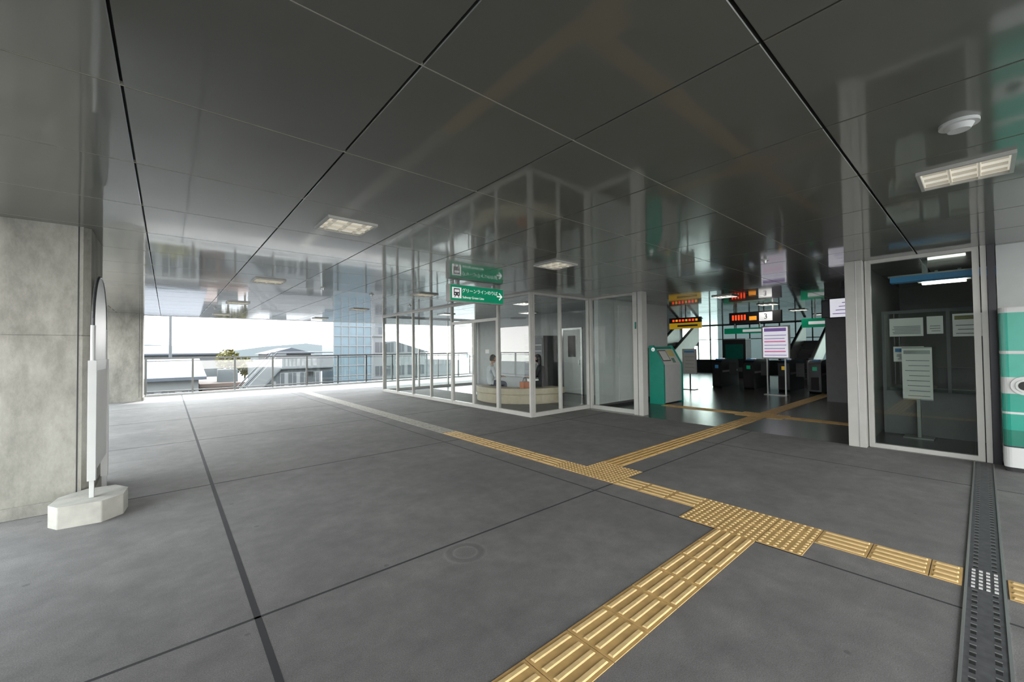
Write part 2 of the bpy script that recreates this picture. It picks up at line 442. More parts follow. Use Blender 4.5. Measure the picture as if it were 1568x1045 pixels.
# ------------------------------------------------------------------ information board beside the column
b = M()
poly = [(-.70, 5.10), (-.43, 5.07), (-.30, 5.20), (-.28, 5.42), (-.38, 5.60), (-.58, 5.62), (-.74, 5.45), (-.77, 5.22)]
b.prism(poly, 'z', 0, .185, CONCL)
base = b.obj('sign_base_block', bevel=.008)
s = M()
xs = -.512; ya, yb = 5.24, 6.24
s.box(xs - .028, xs + .028, ya - .02, ya + .06, .34, 1.42, WHITE)
s.box(xs - .016, xs + .016, ya, ya + .04, .186, .34, WHITE)
s.box(xs - .028, xs + .028, yb - .04, yb + .02, .16, 1.42, WHITE)
s.box(xs - .02, xs + .02, yb - .03, yb + .01, 0, .16, WHITE)
s.box(xs - .015, xs + .015, ya + .06, yb - .04, .40, 1.42, WHITE)
s.box(xs + .015, xs + .02, ya + .12, yb - .1, .5, 1.32, PAPER)
n = 24; yc = (ya + yb) / 2; ry = (yb - ya) / 2 - .01; zc = 1.42; zs = 1.74; rz = .50
prev = None
for i in range(n + 1):
    a = math.pi * i / n
    p = (xs, yc + ry * math.cos(a), zs + rz * math.sin(a))
    if prev: s.tube(prev, p, .013, MACH, 8)
    prev = p
s.tube((xs, yc - ry, zc), (xs, yc - ry, zs), .018, WHITE); s.tube((xs, yc + ry, zc), (xs, yc + ry, zs), .016, WHITE)
poly = [(yc + (ry - .01) * math.cos(math.pi * i / n), zs + (rz - .01) * math.sin(math.pi * i / n)) for i in range(n + 1)] + [(yc - ry + .01, zc), (yc + ry - .01, zc)]
s.prism(poly, 'x', xs - .006, xs + .006, WHITE)
s.obj('information_board', bevel=.003)

# ------------------------------------------------------------------ railing
r = M()
def railing(r, ax, pos, a0, a1, step, off):
    def B(a0, a1, p0, p1, z0, z1, m):
        if ax == 'x': r.box(a0, a1, pos + p0, pos + p1, z0, z1, m)
        else: r.box(pos + p0, pos + p1, a0, a1, z0, z1, m)
    B(a0, a1, -.03, .03, 1.27, 1.32, RAILM); B(a0, a1, -.02, .02, .13, .17, RAILM); B(a0, a1, -.08, .08, 0, .07, WHITE)
    a = off
    while a <= a1:
        if a >= a0: B(a - .03, a + .03, -.035, .035, 0, 1.27, RAILM)
        a += step
    if ax == 'x': r.add([(a0, pos, .17), (a1, pos, .17), (a1, pos, 1.2), (a0, pos, 1.2)], [(0, 1, 2, 3)], GLASS)
    else: r.add([(pos, a0, .17), (pos, a1, .17), (pos, a1, 1.2), (pos, a0, 1.2)], [(0, 1, 2, 3)], GLASS)
    B(a0, a1, -.012, .012, 1.19, 1.21, RAILM)
railing(r, 'x', 18.45, -.55, 20, 1.25, -.55); r.obj('guard_railing')
r = M(); railing(r, 'y', -1.95, 3.5, 18.3, 1.25, 3.53); r.obj('guard_railing')
r = M(); railing(r, 'y', -1.95, -8.8, -.6, 1.25, -8.77); r.obj('guard_railing')

# ------------------------------------------------------------------ glazed partitions
def part(name, ax, pos, ticks, z1=CZ, w=.05, dpt=.08, m=FRAME, g=GLASS, mids=(), doors=(), sill=.09):
    p = M()
    def B(a0, a1, p0, p1, z0, zz, mt):
        if ax == 'x': p.box(a0, a1, pos + p0, pos + p1, z0, zz, mt)
        else: p.box(pos + p0, pos + p1, a0, a1, z0, zz, mt)
    h = w / 2
    for tk in ticks: B(tk - h, tk + h, -dpt / 2, dpt / 2, 0, z1 - .001, m)
    for i in range(len(ticks) - 1):
        a, bb = ticks[i] + h, ticks[i + 1] - h
        B(a, bb, -dpt / 2 + .005, dpt / 2 - .005, 0, sill, m); B(a, bb, -dpt / 2 + .005, dpt / 2 - .005, z1 - .05, z1 - .001, m)
        zt = z1 - .05
        if ax == 'x': p.add([(a, pos, sill), (bb, pos, sill), (bb, pos, zt), (a, pos, zt)], [(0, 1, 2, 3)], g)
        else: p.add([(pos, a, sill), (pos, bb, sill), (pos, bb, zt), (pos, a, zt)], [(0, 1, 2, 3)], g)
        for z in mids: B(a, bb, -.02, .02, z - .02, z + .02, m)
        if i in doors:
            B(a, bb, -dpt / 2 + .004, dpt / 2 - .004, 2.17, 2.24, m)
            mid = (a + bb) / 2
            B(mid - .045, mid - .004, -.03, .03, .02, 2.17, m); B(mid + .004, mid + .045, -.03, .03, .02, 2.17, m)
            B(a, a + .045, -.03, .03, .02, 2.17, m); B(bb - .045, bb, -.03, .03, .02, 2.17, m)
            B(mid - .09, mid - .07, -.09, -.07, .85, 1.35, STEEL); B(mid + .07, mid + .09, -.09, -.07, .85, 1.35, STEEL)
            for q in (-.08, .08):
                for z in (.9, 1.3): B(mid + q - .006, mid + q + .006, -.08, -.004, z - .006, z + .006, STEEL)
            B(a + .35, a + .5, -.006, -.0045, 1.38, 1.48, PAPER); 
    return p.obj(name)
part('window_1', 'y', 6.0, [6.38, 7.5, 9.55, 10.72, 11.88, 13.04, 14.2], doors=(1,))
part('window_2', 'x', 6.38, [6.06, 6.92, 7.94])
part('window_3', 'y', 7.98, [5.08, 6.30], g=GLASS)
part('window_4', 'x', 14.2, [6.06, 7.4, 8.7, 10.1])
part('window_5', 'y', 7.84, [.04, 1.08], w=.06, g=GLASSD, sill=.06)

# pillars of the entrance
p = M(); p.box(7.86, 8.06, 4.82, 5.05, 0, CZ - .001, FRAME); p.box(7.855, 7.86, 4.93, 4.94, 0, CZ - .001, JOINT); p.box(7.853, 7.86, 4.96, 5.0, 1.9, 2.05, TEALD)
p.obj('entrance_pillar', bevel=.006)
p = M(); p.box(7.66, 7.88, 1.12, 1.32, 0, CZ - .001, FRAME); p.box(7.655, 7.66, 1.19, 1.2, 0, CZ - .001, STEEL); p.obj('entrance_pillar', bevel=.006)
p = M(); p.box(7.78, 7.9, -.05, 0.0, 0, CZ - .001, FRAME); p.box(7.76, 7.9, -.12, -.055, 0, CZ - .001, DARKM); p.obj('trim_1')

# walls
w = M(); w.box(7.92, 8.05, -4.4, -.13, 0, CZ - .001, WALLW); w.obj('wall_right')
w = M(); w.box(7.905, 7.92, -4.4, -.13, 0, .12, BLACK); w.obj('baseboard_right')
w = M(); w.box(8.06, 11.4, 6.15, 6.27, 0, CZ - .001, WALLW); w.box(8.9, 9.9, 6.135, 6.15, .1, 2.6, WHITE); w.obj('wall_concourse')
w = M(); w.box(8.06, 11.4, 6.125, 6.149, 0, .1, BLACK); w.obj('baseboard_concourse')
w = M(); w.box(11.28, 11.4, 6.28, 12, 0, CZ - .001, WALLW); w.obj('wall_partition')
w = M(); w.box(11.4, 24.1, 12, 12.15, 0, CZ - .001, WALLG); w.obj('wall_left')
w = M(); w.box(10.2, 10.32, 6.28, 14.3, 0, CZ - .001, WALLG); w.obj('wall_waiting_room')
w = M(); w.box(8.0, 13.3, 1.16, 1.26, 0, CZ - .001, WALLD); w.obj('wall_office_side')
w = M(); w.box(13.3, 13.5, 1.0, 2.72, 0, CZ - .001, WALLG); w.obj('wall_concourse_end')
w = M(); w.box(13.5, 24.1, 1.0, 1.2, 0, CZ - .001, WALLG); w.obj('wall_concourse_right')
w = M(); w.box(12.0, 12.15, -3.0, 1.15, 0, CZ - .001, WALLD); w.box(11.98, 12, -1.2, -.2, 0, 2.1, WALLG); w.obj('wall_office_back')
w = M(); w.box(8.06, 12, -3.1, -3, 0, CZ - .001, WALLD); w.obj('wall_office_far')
part('window_6', 'y', 24.0, [1.2, 1.9, 2.6, 3.3, 4.0, 4.7, 5.4, 6.1, 6.8, 7.5, 8.2, 8.9, 9.6, 10.3, 11.0, 12.0], sill=.75, m=MACH, g=GLASSG, mids=(1.9,))
# door in waiting room
dd = M(); dd.box(10.15, 10.199, 8.4, 8.46, 0, 2.1, STEEL); dd.box(10.15, 10.199, 9.2, 9.26, 0, 2.1, STEEL); dd.box(10.15, 10.199, 8.4, 9.26, 2.1, 2.16, STEEL)
dd.box(10.165, 10.198, 8.46, 9.2, .01, 2.1, WALLW); dd.box(10.155, 10.165, 8.68, 9.0, 1.2, 1.9, BLACK); dd.box(10.13, 10.165, 8.5, 8.54, .95, 1.1, STEEL); dd.obj('door_1')

# vending machine
v = M(); v.box(9.5, 10.18, 9.5, 10.45, .03, 1.92, MACH); v.box(9.485, 9.5, 9.55, 10.4, .75, 1.85, DARKM); v.box(9.48, 9.5, 9.6, 10.3, .25, .45, STEEL)
for i in range(4): v.box(9.478, 9.486, 9.58, 10.37, 1.0 + i * .2, 1.015 + i * .2, STEEL)
v.obj('vending_machine', bevel=.01)

# ------------------------------------------------------------------ curved bench
b = M(); cx, cy = 8.2, 9.0
def arc(r0, r1, z0, z1, a0, a1, mt, n=28):
    vs = []; fs = []
    for i in range(n + 1):
        a = math.radians(a0 + (a1 - a0) * i / n); cs, sn = math.cos(a), math.sin(a)
        vs += [(cx + r0 * cs, cy + r0 * sn, z0), (cx + r1 * cs, cy + r1 * sn, z0), (cx + r1 * cs, cy + r1 * sn, z1), (cx + r0 * cs, cy + r0 * sn, z1)]
    for i in range(n):
        o = i * 4
        for k in range(4): fs.append((o + k, o + (k + 1) % 4, o + 4 + (k + 1) % 4, o + 4 + k))
    fs += [(0, 1, 2, 3), (n * 4 + 3, n * 4 + 2, n * 4 + 1, n * 4)]
    b.add(vs, fs, mt)
arc(1.0, 1.5, .26, .43, 140, 275, BENCH); arc(1.06, 1.44, 0, .26, 142, 273, BENCH)
b.obj('curved_bench', bevel=.02)
hb = M(); hb.box(7.22, 7.46, 7.98, 8.14, .43, .60, mat('bag_orange', (.40, .12, .04), .6)); hb.tube((7.26, 8.06, .60), (7.30, 8.06, .70), .01, BLACK); hb.tube((7.30, 8.06, .70), (7.38, 8.06, .70), .01, BLACK); hb.tube((7.38, 8.06, .70), (7.42, 8.06, .60), .01, BLACK)
hb.obj('handbag', bevel=.02)

# ------------------------------------------------------------------ people
def skinned(pts, edges, root, lv=2):
    keys = list(pts); me = bpy.data.meshes.new('tmp')
    me.from_pydata([pts[k][0] for k in keys], [(keys.index(a), keys.index(b_)) for a, b_ in edges], [])
    o = bpy.data.objects.new('tmp', me); COL.objects.link(o)
    md = o.modifiers.new('s', 'SKIN'); md.use_smooth_shade = True
    for i, k in enumerate(keys):
        sv = me.skin_vertices[0].data[i]; rr = pts[k][1]
        sv.radius = rr if isinstance(rr, tuple) else (rr, rr); sv.use_root = (k == root)
    ss = o.modifiers.new('u', 'SUBSURF'); ss.levels = lv; ss.render_levels = lv
    dg = bpy.context.evaluated_depsgraph_get(); dg.update()
    res = bpy.data.meshes.new_from_object(o.evaluated_get(dg))
    bpy.data.objects.remove(o)
    return res
def person(name, loc, ang, top, bottom, long_hair=False, lean=0.0):
    par = bpy.data.objects.new(name, None); COL.objects.link(par)
    par.location = loc; par.rotation_euler = (0, 0, ang)
    L = lean
    P = {'pel': ((0, 0, .55), (.155, .125)), 'bel': ((0, .01 + L * .3, .70), (.135, .105)), 'che': ((0, .02 + L * .8, .88), (.16, .11)),
         'nb': ((0, .02 + L, 1.01), (.075, .065)), 'nk': ((0, .04 + L * 1.1, 1.10), .050)}
    E = [('pel', 'bel'), ('bel', 'che'), ('che', 'nb'), ('nb', 'nk')]
    for sgn, q in ((-1, 'l'), (1, 'r')):
        P.update({'sh' + q: ((sgn * .165, .01 + L * .9, .965), .062), 'el' + q: ((sgn * .215, .07 + L, .72), .046), 'wr' + q: ((sgn * .10, .29 + L, .70), .030),
                  'hi' + q: ((sgn * .09, .05, .535), .095), 'kn' + q: ((sgn * .115, .43, .52), .066), 'ca' + q: ((sgn * .115, .43, .36), .056), 'an' + q: ((sgn * .11, .44, .10), .040), 'to' + q: ((sgn * .12, .58, .045), .034)})
        E += [('che', 'sh' + q), ('sh' + q, 'el' + q), ('el' + q, 'wr' + q), ('pel', 'hi' + q), ('hi' + q, 'kn' + q), ('kn' + q, 'ca' + q), ('ca' + q, 'an' + q), ('an' + q, 'to' + q)]
    me = skinned(P, E, 'pel')
    for mt in (top, bottom, SKIN, SHOE): me.materials.append(mt)
    for pl in me.polygons:
        c0 = pl.center
        if c0.z > 1.045: k = 2
        elif c0.z < .12: k = 3
        elif c0.y > .27 + L and c0.z > .64: k = 2
        elif c0.z < .60 and (c0.y > .08 or c0.z < .50): k = 1
        else: k = 0
        pl.material_index = k; pl.use_smooth = True
    o = bpy.data.objects.new('body', me); COL.objects.link(o); o.parent = par
    # hands: palm + four fingers + thumb
    for sgn, q in ((-1, 'left_hand'), (1, 'right_hand')):
        hx, hy, hz = sgn * .09, .315 + L, .70
        H = {'w': ((hx, hy - .02, hz), (.024, .018)), 'p': ((hx - sgn * .01, hy + .03, hz + .01), (.030, .014))}
        EE = [('w', 'p')]
        for i, ln in enumerate((.060, .070, .066, .050)):
            ox = (i - 1.5) * .019
            H['a%d' % i] = ((hx - sgn * .01 + ox, hy + .065, hz + .012), .0085)
            H['b%d' % i] = ((hx - sgn * .02 + ox, hy + .065 + ln * .5, hz + .004), .0078)
            H['c%d' % i] = ((hx - sgn * .03 + ox, hy + .065 + ln * .75, hz - .022), .0065)
            EE += [('p', 'a%d' % i), ('a%d' % i, 'b%d' % i), ('b%d' % i, 'c%d' % i)]
        H['t1'] = ((hx - sgn * .045, hy + .03, hz + .02), .010); H['t2'] = ((hx - sgn * .055, hy + .062, hz + .022), .008)
        EE += [('p', 't1'), ('t1', 't2')]
        hm = skinned(H, EE, 'w', 1); hm.materials.append(SKIN)
        ho = bpy.data.objects.new(q, hm); COL.objects.link(ho); ho.parent = par
    # head
    h = M(); hc = (0, .065 + L * 1.2, 1.205)
    def face(p, dd_):
        p = Vector(p)
        if p.z < 0: p.x *= 1 - .35 * (-p.z / .12); p.y *= 1 - .12 * (-p.z / .12)
        if dd_.y > .93 and abs(dd_.z + .1) < .25: p.y += .012
        return p
    h.sphere(hc, (.074, .092, .118), SKIN, 24, 18, face)
    h.sphere((hc[0], hc[1] + .098, hc[2] - .018), (.012, .016, .022), SKIN, 8, 6)
    for sgn in (-1, 1):
        h.sphere((sgn * .030, hc[1] + .080, hc[2] + .006), (.013, .010, .008), WHITE, 10, 8)
        h.sphere((sgn * .030, hc[1] + .088, hc[2] + .006), (.006, .004, .006), BLACK, 8, 6)
        h.box(sgn * .03 - .014, sgn * .03 + .014, hc[1] + .080, hc[1] + .087, hc[2] + .022, hc[2] + .026, HAIR)
        h.sphere((sgn * .076, hc[1], hc[2] - .005), (.010, .018, .028), SKIN, 8, 8)
    h.sphere((0, hc[1] + .080, hc[2] - .058), (.022, .009, .006), mat('lips', (.45, .16, .14), .5), 10, 6)
    h.sphere((hc[0], hc[1] - .008, hc[2] + .012), (.086, .100, .122), HAIR, 24, 18, None,
             lambda q_: not (q_.y > .035 and q_.z < .045) and not (q_.z < (-.11 if long_hair else -.06)))
    if long_hair:
        h.sphere((0, hc[1] - .065, hc[2] - .09), (.078, .05, .15), HAIR, 16, 12)
    h.obj('head', parent=par)
    return par
import math as _m
def face_ang(dx, dy): return _m.atan2(dy, dx) - _m.pi / 2
person('seated_person', (6.95, 9.12, 0), face_ang(1, -.35), SHIRTW, CLOTHN, False, .04)
person('seated_person', (7.80, 7.80, 0), face_ang(-.45, 1), CLOTHB, CLOTHB, True, .09)

# ------------------------------------------------------------------ hanging sign
s = M(); y0, y1 = 6.16, 6.30; x0, x1 = 3.83, 5.06
s.box(x0, x1, y0, y1, 2.36, 2.665, FRAME)
s.box(x0 + .012, x1 - .012, y0 - .004, y0, 2.372, 2.655, GREENL); s.box(x0 + .012, x1 - .012, y1, y1 + .004, 2.372, 2.655, GREENL)
for xx in (x0 + .2, x1 - .2): s.box(xx - .03, xx + .03, y0 + .04, y1 - .04, 2.665, CZ, STEEL)
s.box(x0 + .04, x0 + .235, y0 - .007, y0 - .004, 2.415, 2.61, TXT)
s.box(x0 + .075, x0 + .20, y0 - .010, y0 - .007, 2.46, 2.59, TXTD)
s.box(x0 + .09, x0 + .185, y0 - .012, y0 - .010, 2.525, 2.57, TXT)
s.box(x0 + .095, x0 + .115, y0 - .012, y0 - .010, 2.48, 2.5, TXT); s.box(x0 + .16, x0 + .18, y0 - .012, y0 - .010, 2.48, 2.5, TXT)
s.prism([(x0 + .085, 2.425), (x0 + .10, 2.425), (x0 + .115, 2.46), (x0 + .10, 2.46)], 'y', y0 - .010, y0 - .007, TXTD)
s.prism([(x0 + .175, 2.425), (x0 + .19, 2.425), (x0 + .175, 2.46), (x0 + .16, 2.46)], 'y', y0 - .010, y0 - .007, TXTD)
# arrow
ax_, az = x1 - .03, 2.512
s.box(ax_ - .14, ax_ - .02, y0 - .007, y0 - .004, az - .012, az + .012, TXT)
s.prism([(ax_, az), (ax_ - .075, az + .075), (ax_ - .093, az + .057), (ax_ - .036, az), (ax_ - .093, az - .057), (ax_ - .075, az - .075)], 'y', y0 - .007, y0 - .004, TXT)
so = s.obj('hanging_direction_sign')
text('グリーンラインのりば', .083, (x0 + .25, y0 - .006, 2.56), (math.pi / 2, 0, 0), TXT, so)
text('Subway Green Line', .062, (x0 + .26, y0 - .006, 2.44), (math.pi / 2, 0, 0), TXT, so)

# ------------------------------------------------------------------ information kiosk
k = M()
k.prism([(5.40, .03), (5.75, .03), (5.75, 1.50), (5.68, 1.50), (5.40, 1.02)], 'x', 9.80, 10.72, WHITE)
k.prism([(5.37, 0), (5.78, 0), (5.78, 1.53), (5.66, 1.54), (5.37, 1.03)], 'x', 9.74, 9.80, TEAL)
k.prism([(5.37, 0), (5.78, 0), (5.78, 1.53), (5.66, 1.54), (5.37, 1.03)], 'x', 10.72, 10.76, TEAL)
def slant(x0, x1, s0, s1, mt, off):
    A = Vector((5.40, 1.02)); B = Vector((5.68, 1.50)); n_ = Vector((-(B - A).y, (B - A).x)).normalized()
    p0 = A.lerp(B, s0) + n_ * off; p1 = A.lerp(B, s1) + n_ * off; q0 = A.lerp(B, s0); q1 = A.lerp(B, s1)
    k.prism([tuple(q0), tuple(q1), tuple(p1), tuple(p0)], 'x', x0, x1, mt)
slant(9.84, 10.68, .86, .99, TEAL, .006); slant(9.88, 10.28, .2, .8, TXTD, .006); slant(9.91, 10.25, .25, .75, PAPER, .008); slant(10.33, 10.62, .45, .8, PAPERY, .006); slant(10.36, 10.5, .1, .35, TEALD, .006)
k.cyl((5.66, 1.43), .05, 'x', 9.735, 9.74, TXT, 16); k.box(9.733, 9.736, 5.652, 5.668, 1.40, 1.44, TEALD)
k.obj('information_kiosk', bevel=.004)

# ------------------------------------------------------------------ green and white dispenser cabinet at the right
a = M(); X0, X1, Y0, Y1 = 7.42, 7.84, -.78, -.13
def rb(z0, z1, mt, e=0.0, r_=.06):
    poly = []
    for cx_, cy_, a0 in ((X0 + r_, Y0 + r_, 180), (X1 - r_, Y0 + r_, 270), (X1 - r_, Y1 - r_, 0), (X0 + r_, Y1 - r_, 90)):
        for i in range(6):
            an = math.radians(a0 + i * 18); poly.append((cx_ + (r_ + e) * math.cos(an), cy_ + (r_ + e) * math.sin(an)))
    a.prism(poly, 'z', z0, z1, mt, False)
rb(0, .05, BLACK, -.01); rb(.05, .28, WHITE); rb(.28, .295, JOINT, -.004); rb(.295, .48, TEALD); rb(.48, .665, TEAL); rb(.665, .69, WHITE, .003); rb(.69, .90, TEAL)
rb(.90, 1.09, WHITE); rb(1.09, 1.36, TEALL); rb(1.36, 1.395, WHITE, .003); rb(1.395, 1.84, TEALL); rb(1.84, 1.90, WHITE, .004)
a.cyl((-.30, .995), .105, 'x', 7.405, 7.42, WHITE, 28); a.cyl((-.30, .995), .07, 'x', 7.395, 7.405, STEEL, 24); a.cyl((-.30, .995), .05, 'x', 7.388, 7.396, BLACK, 24)
a.obj('dispenser_cabinet')

# ------------------------------------------------------------------ office items
def poster(m_, x, y0, y1, z0, z1, paper=PAPER, lines=6, head=None):
    m_.box(x - .004, x, y0, y1, z0, z1, paper)
    if head: m_.box(x - .005, x - .004, y0 + .02, y1 - .02, z1 - .09, z1 - .03, head)
    for i in range(lines):
        z = z0 + .04 + (z1 - z0 - .16) * i / max(1, lines)
        ye = y1 - .03 - random.random() * .05
        m_.box(x - .005, x - .004, y0 + .03, ye, z, z + .010, TXTG)
PAPERL = mat('paper_glow', (.62, .62, .60), .7, 0, .02, emis=.15, ecol=(.8, .8, .76))  # weak glow put into the paper so it looks bright
part('window_7', 'y', 9.3, [-1.2, -.1, .35, 1.1], z1=2.05, g=GLASSD, m=WALLG, sill=.72, w=.04, dpt=.05)
po = M(); poster(po, 9.27, .62, 1.02, 1.62, 1.92, PAPERL); poster(po, 9.27, .0, .30, 1.60, 1.95, PAPERL, 3, PAPERY); poster(po, 9.27, .40, .58, 1.65, 1.93, PAPERL, 3); poster(po, 9.27, .62, .98, 1.2, 1.45, PAPERL, 4, BLUE); po.obj('notice_poster')
po = M(); poster(po, 9.05, .52, .86, .62, 1.42, PAPERL, 8, STEEL); po.box(9.0, 9.10, .66, .70, 0, .62, STEEL); po.box(8.93, 9.2, .52, .86, 0, .02, STEEL); po.box(9.05, 9.07, .52, .86, .60, 1.44, STEEL); po.obj('notice_stand')
q = M(); q.box(9.4, 10.1, -1.2, 1.05, 0, .72, WALLD); q.box(9.35, 10.15, -1.2, 1.05, .72, .76, WALLG); q.box(9.6, 9.9, .1, .5, .76, 1.1, MACH); q.obj('service_counter')
q = M(); q.box(8.35, 8.55, -.95, .9, 2.42, 2.5, BLUE); q.box(8.34, 8.56, -.96, .92, 2.5, 2.52, STEEL); q.box(8.42, 8.48, -.6, -.54, 2.52, CZ, STEEL); q.box(8.42, 8.48, .5, .56, 2.52, CZ, STEEL); q.obj('hanging_office_sign')
LAMPO = mat('fluorescent_tube', (.9, .9, .88), .5, 0, 0, emis=9.0, ecol=(1, .97, .9))
q = M(); q.box(9.7, 9.85, .15, .65, 2.50, 2.54, LAMPO); q.box(9.66, 9.89, .1, .7, 2.54, 2.6, WHITE); q.box(9.75, 9.8, .2, .24, 2.6, CZ, STEEL); q.box(9.75, 9.8, .46, .5, 2.6, CZ, STEEL); q.obj('fluorescent_lamp')

# monitors hanging
q = M()
for ya, yb in ((1.36, 1.98),):
    q.box(10.0, 10.06, ya, yb, 2.02, 2.42, BLACK); q.box(9.995, 10.0, ya + .02, yb - .02, 2.04, 2.40, SCR)
    for i in range(4): q.box(9.992, 9.995, ya + .06, yb - .06 - .05 * i, 2.1 + .07 * i, 2.115 + .07 * i, PURP)
    q.box(10.02, 10.05, (ya + yb) / 2 - .03, (ya + yb) / 2 + .03, 2.42, CZ, DARKM)
q.obj('hanging_monitor')
q = M(); q.box(11.2, 11.26, 1.62, 2.35, 2.10, 2.5, BLACK); q.box(11.195, 11.2, 1.64, 2.33, 2.12, 2.48, DARKM); q.box(11.22, 11.25, 1.95, 2.0, 2.5, CZ, DARKM); q.obj('hanging_monitor')

# concourse signs
q = M(); q.box(13.5, 13.62, 3.78, 5.2, 2.2, 2.54, BLACK)
for i in range(5): q.box(13.492, 13.5, 4.72 - .0 + i * .085, 4.77 + i * .085, 2.30, 2.46, RED)
q.box(13.492, 13.5, 4.0, 4.35, 2.24, 2.5, TXT); q.box(13.492, 13.5, 4.42, 4.62, 2.28, 2.40, ORG)
for yy in (4.0, 5.0): q.box(13.54, 13.58, yy - .02, yy + .02, 2.54, CZ, STEEL)
so = q.obj('departure_board')
text('3', .22, (13.49, 4.23, 2.37), (math.pi / 2, 0, -math.pi / 2), TXTD, so)
q = M(); q.box(13.5, 13.6, 6.1, 7.2, 2.12, 2.32, YSIGN); q.box(13.5, 13.6, 6.1, 7.2, 2.32, 2.5, BLACK)
for i in range(8): q.box(13.49, 13.5, 6.2 + i * .115, 6.27 + i * .115, 2.37, 2.44, RED if i % 3 else ORG)
q.box(13.49, 13.5, 6.2, 6.9, 2.19, 2.25, TXTD); q.box(13.53, 13.57, 6.6, 6.64, 2.5, CZ, STEEL); q.obj('yellow_exit_sign')
q = M(); q.box(14.0, 14.1, 3.72, 4.46, 1.10, 2.10, FRAME); q.box(13.99, 14.0, 3.76, 4.42, 1.14, 2.06, SCR)
for i in range(7): q.box(13.985, 13.99, 3.80 + .02 * (i % 3), 4.38, 1.2 + i * .1, 1.22 + i * .1 + (.02 if i % 3 == 1 else 0), PINK if i % 3 == 1 else PURP)
q.box(13.985, 13.99, 3.80, 4.38, 1.93, 2.03, PURP)
for yy in (3.85, 4.33): q.box(14.03, 14.07, yy - .02, yy + .02, 0, 1.1, STEEL)
q.box(13.9, 14.2, 3.8, 4.4, 0, .02, STEEL); q.obj('digital_signage_display')
q = M(); q.box(17.4, 17.5, 5.2, 6.9, 2.0, 2.22, GREENL); q.box(17.39, 17.4, 5.4, 6.2, 2.06, 2.16, TXT); q.box(17.43, 17.47, 5.6, 5.64, 2.22, CZ, STEEL); q.box(17.43, 17.47, 6.5, 6.54, 2.22, CZ, STEEL); q.obj('green_platform_sign')
q = M(); q.box(16.4, 16.5, 3.2, 4.0, 2.1, 2.4, GREENL); q.box(16.39, 16.4, 3.3, 3.8, 2.2, 2.3, TXT); q.box(16.43, 16.47, 3.6, 3.64, 2.4, CZ, STEEL); q.obj('green_platform_sign')
q = M(); q.box(13.9, 13.93, 6.45, 6.95, .55, 1.42, WHITE); poster(q, 13.895, 6.5, 6.9, .6, 1.38, PAPER, 5, BLUE); q.box(13.93, 13.96, 6.68, 6.72, 0, 1.2, STEEL); q.box(13.8, 14.1, 6.5, 6.9, 0, .02, STEEL); q.obj('notice_stand')
# dark service machines beyond the gates
q = M(); q.box(20.5, 21.2, 7.2, 8.2, 0, 1.8, MACH); q.box(20.48, 20.5, 7.3, 8.1, .9, 1.6, TEAL); q.box(20.47, 20.5, 7.35, 8.05, .3, .5, STEEL); q.box(20.5, 21.2, 7.2, 8.2, 1.8, 1.86, STEEL); q.obj('vending_machine', bevel=.01)
q = M(); q.box(20.5, 21.2, 2.0, 3.4, 0, 1.9, MACH); q.box(20.48, 20.5, 2.1, 2.7, .9, 1.7, PAPER); q.box(20.48, 20.5, 2.8, 3.3, .9, 1.7, BLUE); q.box(20.47, 20.5, 2.1, 3.3, .3, .5, STEEL); q.obj('ticket_machine', bevel=.01)

# ticket gates
for yy, lc in ((6.36, BLUE), (5.3, GREENL), (4.25, YSIGN), (3.42, GREENL)):
    g = M(); x0, x1 = 15.3, 16.9
    prof = [(x0 + .05, 0), (x1 - .05, 0), (x1, .05), (x1, .92), (x1 - .08, 1.0), (x0 + .55, 1.04), (x0 + .1, 1.0), (x0, .92), (x0, .05)]
    g.prism(prof, 'y', yy - .16, yy + .16, DARKM)
    g.box(x0 - .006, x0, yy - .06, yy + .06, .70, .82, lc); g.box(x0 - .005, x0, yy - .1, yy + .1, .1, .5, BLACK)
    g.box(x0 + .12, x0 + .36, yy - .09, yy + .09, 1.0, 1.045, BLUE); g.box(x0 + .4, x0 + .6, yy - .06, yy + .06, 1.04, 1.055, SCR)
    g.box(x0 + .1, x1 - .1, yy - .166, yy - .16, .55, .62, STEEL)
    g.box(x0 + .7, x0 + .74, yy - .40, yy - .16, .45, .9, MACH)
    g.obj('ticket_gate', bevel=.02)

# escalator in the depth of the concourse
e = M()
def esc(xa, ya):
    w_ = .9
    for yy in (ya, ya + w_):
        e.prism([(xa, 0), (xa + 3.2, 1.75), (xa + 3.2, 2.6), (xa + .2, .95), (xa - .4, .95), (xa - .4, 0)], 'y', yy, yy + .05, STEEL)
        e.prism([(xa - .45, .93), (xa + .2, .95), (xa + 3.2, 2.6), (xa + 3.2, 2.67), (xa + .2, 1.03), (xa - .45, 1.0)], 'y', yy - .02, yy + .07, BLACK)
    for i in range(9): e.box(xa + i * .35, xa + (i + 1) * .35, ya + .05, ya + w_, .19 * i, .19 * (i + 1), DARKM)
esc(18.8, 4.3); e.obj('escalator')
e = M(); esc(15.0, 8.3); e.obj('escalator')

